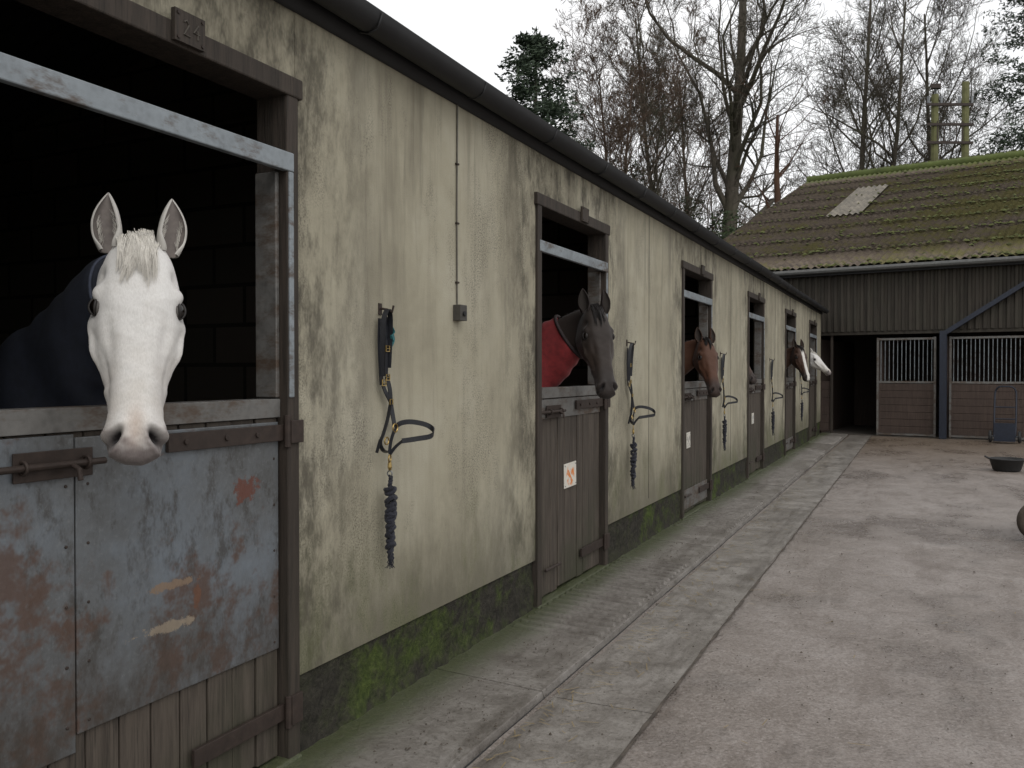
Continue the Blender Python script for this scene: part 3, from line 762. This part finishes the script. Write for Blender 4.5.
        if coat=='white':
            for k in range(110):
                t=random.uniform(.03,.5); a=random.choice([-1,1])*R(random.uniform(75,112)); ww=.026*scale
                p=base+ea*(L*t)+(sdv*math.sin(a)*ww-fr*math.cos(a)*ww*.7)
                d2=(ea*.95-sdv*math.copysign(.5,a)+Vector((random.gauss(0,.1),random.gauss(0,.1),random.gauss(0,.1)))).normalized()*.020
                b.tube([p,p+d2*.5,p+d2+ea*.003],[.0007,.0005,.0002],HAIRW,3,False)
    b.obj('ears',e,smooth=True)
    hm=HAIRW if coat=='white' else HAIRB; b=MB(); hero=vox<.008; r0=.0010 if hero else .003
    # forelock in soft locks
    nl=26 if hero else 12
    locks=[(random.gauss(0,.020),random.uniform(-.03,.025),random.uniform(.075,.155),random.gauss(0,.008),random.random()*6) for _ in range(nl)]
    for k in range(nstr):
        lw,lu,lL,ld,lp=locks[k%nl]
        w0=lw+random.gauss(0,.006); u0=lu+random.uniform(-.008,.008); L=lL*random.uniform(.75,1.1)*(1-.5*min(1,abs(lw)/.08)); drift=ld+lw*.25-random.gauss(0,.003); ph=lp+random.gauss(0,.3)
        pts=[];lift=random.uniform(.001,.010)+.004*math.sin(lp)
        for i in range(9):
            t=i/8; conv=(w0-lw)*(1-.75*t)
            uu=u0+L*t; ww=lw+conv+drift*t+.005*t*math.sin(ph+t*4)
            top=np.interp(uu,HU,HT)-ww*ww*2.4
            pts.append(T(uu,top+.004+lift*math.sin(math.pi*min(1,t*.8+.16)),ww))
        b.tube(pts,[r0*scale*(1.15-.85*i/8) for i in range(9)],hm,3,False)
    mm=min(maxmane,t0+.05) if rug else maxmane
    for k in range(int(min(nstr,300)*(1.0 if mm>.5 else .5))):
        t=random.uniform(0,mm); c=bez(t); tg=dbz(t); s=tg.cross(z).normalized(); up=s.cross(tg).normalized()
        if up.z<0: up=-up
        hh=np.interp(t,[0,.12,.3,.6,1],[.095,.125,.150,.20,.31]); hw_=np.interp(t,[0,.12,.3,.6,1],[.06,.07,.078,.10,.20])
        L=random.uniform(.6,1.3); a0=R(90+random.gauss(0,7)); pts=[]
        for i in range(7):
            a=a0-L*i/6; kx=1.02+random.uniform(0,.015); pts.append(c+up*math.sin(a)*hh*kx+s*math.cos(a)*hw_*kx*1.05+tg*random.gauss(0,.002))
        b.tube(pts,[r0*1.3*(1.1-.9*i/6) for i in range(7)],hm,3,False)
    for k in range(30):
        p=Sg-bd*1.58+z*1.30; pts=[p+bd*(-.04*i)*(1 if i<3 else 3/i)+sd*random.gauss(0,.03)-z*(.16*i) for i in range(7)]
        b.tube(pts,.012,hm,4)
    b.obj('mane_forelock_tail',e,smooth=True)
    if rug:
        tn=np.linspace(t0,1,18)
        nh=np.interp(tn,[0,.12,.3,.6,1],[.095,.125,.150,.20,.31])+.022; nw=np.interp(tn,[0,.12,.3,.6,1],[.06,.07,.078,.10,.20])+.024
        nh=nh+.008*np.sin(tn*70)
        pr=[eloft([bez(t) for t in tn],[dbz(t) for t in tn],nh,nw),
            eloft([p-z*.03 for p in tc[1:]],[bd]*(len(tc)-1),[x+.06 for x in TH[1:]],[x+.035 for x in TW[1:]])]
        mr=remesh(pr,.016,3,'rug')
        m_=len(mr.vertices); rc=np.empty(m_*3); mr.vertices.foreach_get('co',rc); rc=rc.reshape(-1,3); rn=np.empty(m_*3); mr.vertices.foreach_get('normal',rn); rn=rn.reshape(-1,3)
        fold=.008*np.sin(rc[:,0]*22+4*np.sin(rc[:,2]*5)+rc[:,1]*9)+.005*nz(rc,18)
        rc=rc+rn*fold[:,None]; mr.vertices.foreach_set('co',rc.ravel()); mr.update()
        mr.materials.clear(); mr.materials.append(rug)
        o=bpy.data.objects.new('rug',mr); scene.collection.objects.link(o); o.parent=e
        b=MB(); c=bez(t0); tg=dbz(t0); s=tg.cross(z).normalized(); up=s.cross(tg).normalized()
        pts=[c+up*math.sin(a)*(nh[0]-.002)+s*math.cos(a)*(nw[0]-.002) for a in np.linspace(0,2*math.pi,40)]
        b.tube(pts,.005 if rug is NAVY else .012,TRIM if rug is NAVY else DTRIM,6); b.obj('rug_binding',e,smooth=True)
    return e
HAIRE={'white':m_flat('ear_white',(.58,.555,.51)),'bay':m_flat('ear_bay',(.05,.024,.014)),'dark':m_flat('ear_dark',(.02,.014,.012)),'brown':m_flat('ear_brown',(.035,.018,.012))}
EARIN={'white':m_flat('ear_inner',(.20,.175,.16),sc=40),'bay':m_flat('ear_inner_b',(.04,.03,.025)),'dark':m_flat('ear_inner_d',(.03,.024,.02)),'brown':m_flat('ear_inner_br',(.035,.026,.02))}
make_horse((.135,1.755,1.895),-41,20,-12,'white',1.07,roll=-1.5,vox=.005,rug=NAVY,t0=.24,nstr=1100,ws=1.07)
make_horse((.18,5.44,1.95),-46,20,-5,'dark',1.04,vox=.009,rug=RED,t0=.30,nstr=160)
make_horse((.13,8.93,1.86),-50,22,5,'bay',1.04,nstr=120)
make_horse((-.20,12.24,1.86),-35,38,0,'brown',1.0,nstr=80)
make_horse((.18,16.05,1.98),-45,24,0,'brown',1.10,blaze=True,nstr=80)
make_horse((.03,19.35,1.95),-22,44,0,'white',1.05,nstr=80)

# ------------------------------------------------------------ head collars
def halter(y,top,sc=1.,seed=0):
    rd=random.Random(seed); b=MB()
    k1=1+rd.uniform(-.12,.12); k2=rd.uniform(-.015,.015)
    def L(a,o,z): return Vector((o*sc,y+a*sc*(k1 if seed>1 else 1)+(k2*math.sin(z*6) if seed>1 else 0),top+z*sc))
    j=lambda s: rd.uniform(-s,s)
    W=(0,1,0)
    b.tube([L(0,.0,.02),L(0,.045,.012),L(0,.07,.0),L(0,.078,.03)],.005,IRON,8); b.box(0,.005,y-.012,y+.012,top-.01,top+.04,IRON)
    b.strap([L(-.028,.03,-.30),L(-.032,.035,-.15),L(-.026,.042,-.03),L(-.005,.05,.012),L(.022,.045,-.02),L(.034,.035,-.12),L(.03,.03,-.26)],(1,.3,0),.024*sc,.004,LEATHER)
    b.strap([L(.012,.028,-.02),L(.016,.028,-.14),L(.01,.028,-.30)],W,.026*sc,.004,LEATHER)
    b.strap([L(-.03,.022,-.03),L(-.034,.022,-.16),L(-.02,.024,-.34)],W,.026*sc,.004,LEATHER)
    if seed==1:
        b.strap([L(.05,.036,-.09),L(.056,.042,-.125),L(.04,.04,-.155)],W,.014,.003,TEAL)
        b.strap([L(.035,.04,-.06),L(.052,.046,-.09),L(.03,.045,-.11),L(.045,.045,-.135)],(1,0,.3),.010,.003,TEAL)
    for a,zz in((.01,-.17),(-.02,-.33),(.012,-.305)):
        b.torus(L(a,.038,zz),.019*sc,.003,(1,0,0),BRASS,4,5); b.tube([L(a-.016,.040,zz),L(a+.016,.040,zz)],.002,BRASS,5)
    b.strap([L(-.02,.03,-.34),L(.0,.036,-.38),L(.035,.038,-.42)],W,.024*sc,.004,LEATHER)
    b.strap([L(.012,.03,-.30),L(.03,.036,-.36),L(.04,.036,-.43),L(.055,.045,-.53)],(.2,1,0),.024*sc,.004,LEATHER)
    b.torus(L(.055,.05,-.545),.020*sc,.0035,(1,0,0),BRASS,18,6)
    b.torus(L(.03,.045,-.42),.016*sc,.003,(1,0,0),BRASS,4,6)
    b.strap([L(.03,.04,-.43),L(-.01,.05,-.50),L(-.06,.06,-.565),L(-.085,.06,-.605),L(-.07,.065,-.64),L(-.01,.05,-.655)],(1,.2,.4),.018*sc,.004,LEATHER)
    b.strap([L(-.085,.06,-.59),L(-.10,.05,-.65)],(1,0,0),.014,.003,LEATHER)
    b.strap([L(.06,.045,-.545),L(.10,.05,-.525),L(.15,.08,-.52),L(.20,.13,-.535),L(.205,.17,-.56),L(.15,.19,-.585),L(.09,.15,-.595),L(.05,.09,-.605)],(0.1,.1,1),.024*sc,.0045,LEATHER)
    b.strap([L(.05,.05,-.55),L(.02,.05,-.60),L(-.005,.055,-.66)],W,.020*sc,.004,LEATHER)
    b.strap([L(.07,.09,-.60),L(.03,.07,-.63),L(.0,.055,-.665)],(1,0,0),.018*sc,.004,LEATHER)
    b.torus(L(-.03,.058,-.60),.017*sc,.003,(1,0,0),BRASS,18,6)
    b.torus(L(0,.055,-.685),.018*sc,.0035,(1,.3,0),BRASS,18,6)
    b.tube([L(0,.055,-.70),L(0,.055,-.725),L(.002,.055,-.74)],[.007,.010,.006],BRASS,8); b.torus(L(.0,.055,-.755),.012,.003,(0,1,0),STEEL,14,6)
    def helix(z0,z1,r,turns,rad,ph=0,n=None,taper=None):
        n=n or int(turns*12); pts=[]
        for i in range(n+1):
            t=i/n; q=ph+turns*2*math.pi*t; rr=r*(taper(t) if taper else 1)
            pts.append(L(rr*math.cos(q)+.004*math.sin(t*9),.058+rr*math.sin(q)*.8,z0+(z1-z0)*t+.006*math.sin(q*1.7)))
        b.tube(pts,rad,ROPE,7)
    for k in range(3): helix(-.77,-.84,.006,2,.006,k*2.09)
    helix(-.83,-.90,.022,2.2,.011,0.3)
    helix(-.89,-1.10,.019,8.3+j(1),.0115,taper=lambda t:.85+.3*math.sin(t*7))
    for k in range(3): helix(-1.09,-1.155,.010,1.2,.008,k*2.09,n=14)
    helix(-.81,-.88,.027,1.0,.010,2.0); helix(-.93,-1.05,.024,1.6,.009,1.0)
    for k in range(14):
        p=L(j(.01),.058+j(.01),-1.15); b.tube([p,p+Vector((j(.01),j(.012),-.02)),p+Vector((j(.015),j(.02),-.045))],[.003,.002,.001],ROPE,4)
    o=b.obj('head_collar_and_lead_rope')
    s=o.modifiers.new('b','BEVEL'); s.width=.0008; s.segments=1; s.limit_method='ANGLE'
halter(3.15,1.76,.93,1); halter(6.64,1.72,.97,2); halter(10.20,1.70,.94,3); halter(13.85,1.68,.98,4); halter(17.45,1.68,.95,5)

# ------------------------------------------------------------ right-hand clutter
def ring_loft(b,c,rings,mat,n=28):
    V=[];F=[]
    for r,z in rings:
        for j in range(n): V.append((c[0]+r*math.cos(2*math.pi*j/n),c[1]+r*math.sin(2*math.pi*j/n),c[2]+z))
    for i in range(len(rings)-1):
        for j in range(n): F.append((i*n+j,i*n+(j+1)%n,(i+1)*n+(j+1)%n,(i+1)*n+j))
    F.append(tuple(range(n-1,-1,-1))); F.append(tuple(range((len(rings)-1)*n,len(rings)*n))); b.add(V,F,mat)
b=MB(); c=(3.32,15.0,0)
ring_loft(b,c,[(.17,.002),(.19,.02),(.235,.17),(.25,.175),(.25,.19),(.23,.192),(.225,.18),(.18,.03),(.02,.028)],RUBBER)
for s_ in(-1,1): b.tube([(c[0]+s_*.24,c[1]-.05,.18),(c[0]+s_*.29,c[1]-.03,.21),(c[0]+s_*.29,c[1]+.03,.21),(c[0]+s_*.24,c[1]+.05,.18)],.012,RUBBER)
b.obj('rubber_feed_bucket',smooth=True)
wb=empty('wheelbarrow',(3.08,8.83,0),R(20))
b=MB(); b.torus((0,0,.185),.135,.045,(0,1,0),m_simple('muddy_tyre',(.065,.05,.038),.9),32,12); b.obj('tyre',wb,smooth=True)
b=MB(); b.torus((0,0,.185),.085,.014,(0,1,0),BLUE,24,8); b.tube([(0,-.09,.185),(0,.09,.185)],.014,STEEL)
for k in range(5):
    a=k*2*math.pi/5; b.tube([(0,0,.185),(.09*math.cos(a),0,.185+.09*math.sin(a))],.01,BLUE)
for s_ in(-1,1):
    b.tube(smooth_path([(0,s_*.09,.185),(.25,s_*.13,.30),(.7,s_*.22,.42),(1.1,s_*.28,.62),(1.35,s_*.29,.66)]),.016,BLUE)
    b.tube(smooth_path([(.75,s_*.22,.42),(.82,s_*.25,.02),(.95,s_*.25,.02),(1.0,s_*.26,.56)]),.014,BLUE)
    b.tube([(1.22,s_*.29,.66),(1.37,s_*.29,.66)],.022,RUBBER)
b.obj('frame_and_handles',wb,smooth=True)
V=[(.22,-.17,.36),(.22,.17,.36),(.85,.22,.46),(.85,-.22,.46),(.02,-.30,.68),(.02,.30,.68),(1.02,.34,.70),(1.02,-.34,.70)]
b=MB(); b.add(V,[(0,3,2,1),(0,1,5,4),(1,2,6,5),(2,3,7,6),(3,0,4,7)],m_simple('green_tray',(.05,.08,.05),.6)); o=b.obj('tray',wb,bevel=.03); s=o.modifiers.new('s','SOLIDIFY'); s.thickness=.008
sk=empty('sack_truck',(3.74,20.9,0),R(-8))
b=MB()
for s_ in(-1,1):
    b.tube(smooth_path([(s_*.2,0,.12),(s_*.2,.16,.8),(s_*.19,.22,1.08),(s_*.12,.20,1.18),(0,.20,1.19)]),.018,BLUE)
    b.torus((s_*.27,.06,.13),.10,.032,(1,0,0),RUBBER,22,8); b.tube([(s_*.2,.06,.13),(s_*.3,.06,.13)],.02,STEEL)
for z_ in(.25,.5,.75): b.tube([(-.2,.16*z_/.8,z_),(.2,.16*z_/.8,z_)],.014,BLUE)
b.box(-.2,.2,-.2,.0,.04,.05,BLUE); b.box(-.2,.2,-.004,.006,.05,.42,BLUE)
b.obj('frame',sk,bevel=.002)

# ------------------------------------------------------------ trees
def gen_tree(seed,H,r0,kids=(15,7,6,5),ang=(28,62),start=.28,trop=.10,w0=.03,rs=1.,rmin=.009):
    rd=random.Random(seed); V=[];F=[]
    def br(p,d,L,r,lv):
        n=[9,6,4,3,2][lv]; ns=[8,4,3,3,3][lv]; pts=[p.copy()];rad=[r]
        for i in range(n):
            wv=[w0,.2,.26,.3,.3][lv]
            d=(d+Vector((rd.gauss(0,wv),rd.gauss(0,wv),rd.gauss(0,wv)*.6+trop*(1 if lv else .6)))).normalized()
            p=p+d*(L/n); pts.append(p.copy()); rad.append(max(rmin,r*(1-.82*(i+1)/n)))
        v,f=tube_geo(pts,rad,ns,False); o=len(V); V.extend(v); F.extend([tuple(k+o for k in q) for q in f])
        if lv<len(kids):
            for k in range(kids[lv]):
                t=rd.uniform(start if lv==0 else .2,1.); x=t*n; i=min(n-1,int(x)); q=pts[i].lerp(pts[i+1],x-i)
                tg=(pts[i+1]-pts[i]).normalized(); a=R(rd.uniform(*ang)); az=rd.uniform(0,2*math.pi)
                pp=tg.orthogonal().normalized(); pp=Matrix.Rotation(az,3,tg)@pp
                dd=(tg*math.cos(a)+pp*math.sin(a)).normalized()
                l=L*rd.uniform(.30,.50)*(1.15-.6*t)*(1.0 if lv==0 else 1.2)
                br(q,dd,l,max(rmin*1.1,rad[i]*rd.uniform(.34,.54)*rs),lv+1)
    br(Vector((0,0,0)),Vector((0,0,1)),H,r0,0)
    return V,F
BARK=m_bark('bark_grey',(.11,.094,.075),(.08,.08,.05)); BARKR=m_bark('bark_reddish',(.17,.118,.088),(.12,.092,.07))
def mesh_of(V,F,mat,name):
    me=bpy.data.meshes.new(name); me.from_pydata([tuple(v) for v in V],[],F); me.materials.append(mat)
    me.polygons.foreach_set('use_smooth',[True]*len(F)); me.update(); return me
t1=mesh_of(*gen_tree(3,27,.55,(22,9,7,6),w0=.02),BARK,'tree_a'); t2=mesh_of(*gen_tree(11,24,.27,(24,8,7,6),(25,55),.25),BARK,'tree_b'); t3=mesh_of(*gen_tree(23,19,.20,(26,9,6,6),(18,48),.15),BARKR,'tree_c')
def put(name,me,x,y,rz,s=1):
    o=bpy.data.objects.new(name,me); o.location=(x,y,-.1); o.rotation_euler=(0,0,rz); o.scale=(s,s,s); scene.collection.objects.link(o); return o
put('bare_tree',t1,-7.75,48.5,.4,1.05)
put('bare_tree',t2,-11.75,48.8,1.4,.92); put('bare_tree',t3,-12.6,44,2.2,.92); put('bare_tree',t3,-10.6,54.8,4.,1.08)
put('bare_tree',t2,-2.3,64.4,3.3,1.2); put('bare_tree',t2,.4,63.3,5.2,1.12); put('bare_tree',t2,2.6,69,2.2,1.12)
put('bare_tree',t3,-14.6,50,5.2,1.02)
V,F=gen_tree(41,14.5,.38,(7,4,3),w0=.06); put('broken_dead_tree',mesh_of(V,F,m_bark('bark_brown',(.10,.055,.035),(.07,.04,.03)),'snag'),-4.46,45.6,0,1)
b=MB(); V3,F3=gen_tree(77,15,.14,(16,7,5),(18,42),.10,rmin=.014); arr=np.array([list(v) for v in V3])
VV=[];FF=[]
for k in range(36):
    t=k/35; x=-34+t*46+random.gauss(0,1.2); y=60+random.uniform(-3,10)+(t*10); s=random.uniform(.65,1.0)*(1.1 if t<.55 else .66); a=random.random()*6.28
    ca,sa=math.cos(a),math.sin(a); Rm=np.array([[ca,-sa,0],[sa,ca,0],[0,0,1]])
    q=arr@Rm.T*s+np.array([x,y,-.1]); o=len(VV); VV.extend(q.tolist()); FF.extend([tuple(i+o for i in f) for f in F3])
o=bpy.data.objects.new('distant_trees',mesh_of(VV,FF,BARKR,'distant')); scene.collection.objects.link(o)
def leaves(cl,mat,name,n,size,x,y,trunk=None,droop=.0):
    V=[];F=[]
    for c,rad in cl:
        for k in range(n):
            d=Vector((random.gauss(0,1),random.gauss(0,1),random.gauss(0,1))).normalized()*random.random()**.4
            p=Vector(c)+Vector((d.x*rad[0],d.y*rad[1],d.z*rad[2]))
            a=Vector((random.gauss(0,1),random.gauss(0,1),random.gauss(0,.5)-droop)).normalized()*size*random.uniform(.6,1.5); q=a.orthogonal().normalized()*size*.28
            o=len(V); V+= [p-q,p+a*.6-q*.4,p+a,p+a*.5+q]; F.append((o,o+1,o+2,o+3))
    if trunk:
        tv,tf=tube_geo([Vector((0,0,0)),Vector((0,0,trunk*.6)),Vector((0,0,trunk))],[trunk*.018,trunk*.01,.03],6,False)
        me=bpy.data.meshes.new(name)
        o=len(V); me.from_pydata([tuple(v) for v in V+tv],[],F+[tuple(i+o for i in f) for f in tf]); me.materials.append(mat); me.materials.append(BARK)
        me.polygons.foreach_set('material_index',[0]*len(F)+[1]*len(tf))
    else: me=mesh_of(V,F,mat,name)
    return put(name,me,x,y,0,1)
PINE=m_leaf('conifer_needles',(.022,.036,.022),(.05,.07,.04)); IVY=m_leaf('evergreen_leaves',(.025,.037,.016),(.05,.07,.028))
def conifer(H,Rb,x,y,seed,name='conifer'):
    rd=random.Random(seed); cl=[]
    for k in range(200):
        t=rd.random()**.8; z_=H*(.25+.75*t); rr=Rb*(1-t)**.55*rd.uniform(.45,1.15)+.3; a=rd.uniform(0,6.28)
        for s_ in (.4,.75,1.): cl.append(((rr*s_*math.cos(a),rr*s_*math.sin(a),z_+s_*rr*.15),(.42+.2*rr*.3,.42+.2*rr*.3,.2)))
    cl.append(((0,0,H),(.15,.15,.6)))
    leaves(cl,PINE,name,26,.27,x,y,H,droop=-.2)
conifer(19.0,4.2,-16.1,41.2,1); conifer(27,5.,8.3,57.8,2); conifer(22,4,12.5,60,5)
rd=random.Random(9); cl=[]
for k in range(50):
    x=rd.uniform(-16,4); cl.append(((x,rd.uniform(-2,2),rd.uniform(.5,6.5)),(1.3,1.2,1.0)))
for k in range(34):
    x=rd.uniform(-9.5,-3.2); cl.append(((x,rd.uniform(-1,2),rd.uniform(6,9.4)+max(0,(-5-x))*.85),(.75,.9,.7)))
leaves(cl,IVY,'evergreen_hedge',120,.30,-3.5,46)
cl=[((rd.gauss(0,.35),rd.gauss(0,.35),z_),(.75,.75,.7)) for z_ in np.linspace(2,11,13)]
leaves(cl,IVY,'ivy_on_trunk',130,.22,-9.6,47)

b=MB(); ax=Vector((.9015,.4329,0)); p0=Vector((3.5,53.8,0))
for s_ in(-1,1): b.tube([p0+ax*s_*.85,p0+ax*s_*.85+Vector((0,0,17.6 if s_>0 else 16.9))],[.24,.19],WOODPOLE,10)
for z_ in (16.3,15.2,14.2): b.obox(p0+Vector((0,-.22,z_)),ax*1.3,Vector((0,.05,0)),Vector((0,0,.07)),IRON)
for k in range(5): b.obox(p0+ax*(-.7+.35*k)+Vector((0,-.2,14.8)),ax*.03,Vector((0,.03,0)),Vector((0,0,.6)),IRON)
for s_ in(-1.2,-.5,.5,1.2): b.tube([p0+ax*s_+Vector((0,-.2,16.3)),p0+ax*s_+Vector((0,-.2,16.75))],[.06,.09],STEEL,8)
b.obox(p0+ax*-.8+Vector((0,-.2,17.3)),ax*.28,Vector((0,.15,0)),Vector((0,0,.12)),IRON); b.tube([p0+ax*-.85+Vector((0,0,16.8)),p0+ax*-.8+Vector((0,-.2,17.3))],.05,STEEL)
b.obj('utility_pole')

# ------------------------------------------------------------ world, sun, camera
w=bpy.data.worlds.new('World'); scene.world=w; w.use_nodes=True; nt=w.node_tree
bg=nt.nodes['Background']; sky=nt.nodes.new('ShaderNodeTexSky'); sky.sky_type='NISHITA'; sky.sun_disc=False
SE,SA=R(48),R(130)
sky.sun_elevation=SE; sky.sun_rotation=SA; sky.dust_density=4; sky.air_density=1.0
hs=nt.nodes.new('ShaderNodeHueSaturation'); hs.inputs['Saturation'].default_value=.12; nt.links.new(sky.outputs[0],hs.inputs['Color'])
mx=nt.nodes.new('ShaderNodeMix'); mx.data_type='RGBA'; mx.inputs[0].default_value=.75
nt.links.new(hs.outputs[0],mx.inputs[6])
nz_=nt.nodes.new('ShaderNodeTexNoise'); nz_.inputs['Scale'].default_value=2.2; nz_.inputs['Detail'].default_value=4
cr=nt.nodes.new('ShaderNodeValToRGB'); cr.color_ramp.elements[0].position=.35; cr.color_ramp.elements[0].color=(10.0,10.1,10.3,1); cr.color_ramp.elements[1].position=.65; cr.color_ramp.elements[1].color=(11.6,11.6,11.7,1)
nt.links.new(nz_.outputs[0],cr.inputs[0]); nt.links.new(cr.outputs[0],mx.inputs[7])
nt.links.new(mx.outputs[2],bg.inputs[0]); bg.inputs[1].default_value=.118
sl=bpy.data.lights.new('sun','SUN'); sl.energy=.65; sl.angle=R(35); sl.color=(1,.97,.93)
so=bpy.data.objects.new('sun',sl); scene.collection.objects.link(so)
dv=Vector((math.cos(SE)*.75,-math.cos(SE)*.66,math.sin(SE))); so.rotation_euler=dv.to_track_quat('Z','Y').to_euler()
cam=bpy.data.cameras.new('camera'); cam.sensor_width=36; cam.lens=860/1024*36; cam.clip_end=1500; cam.clip_start=.05
co=bpy.data.objects.new('camera',cam); scene.collection.objects.link(co)
co.location=(2.14,0,1.5); co.rotation_euler=(R(90-.8),0,R(25.45)); scene.camera=co
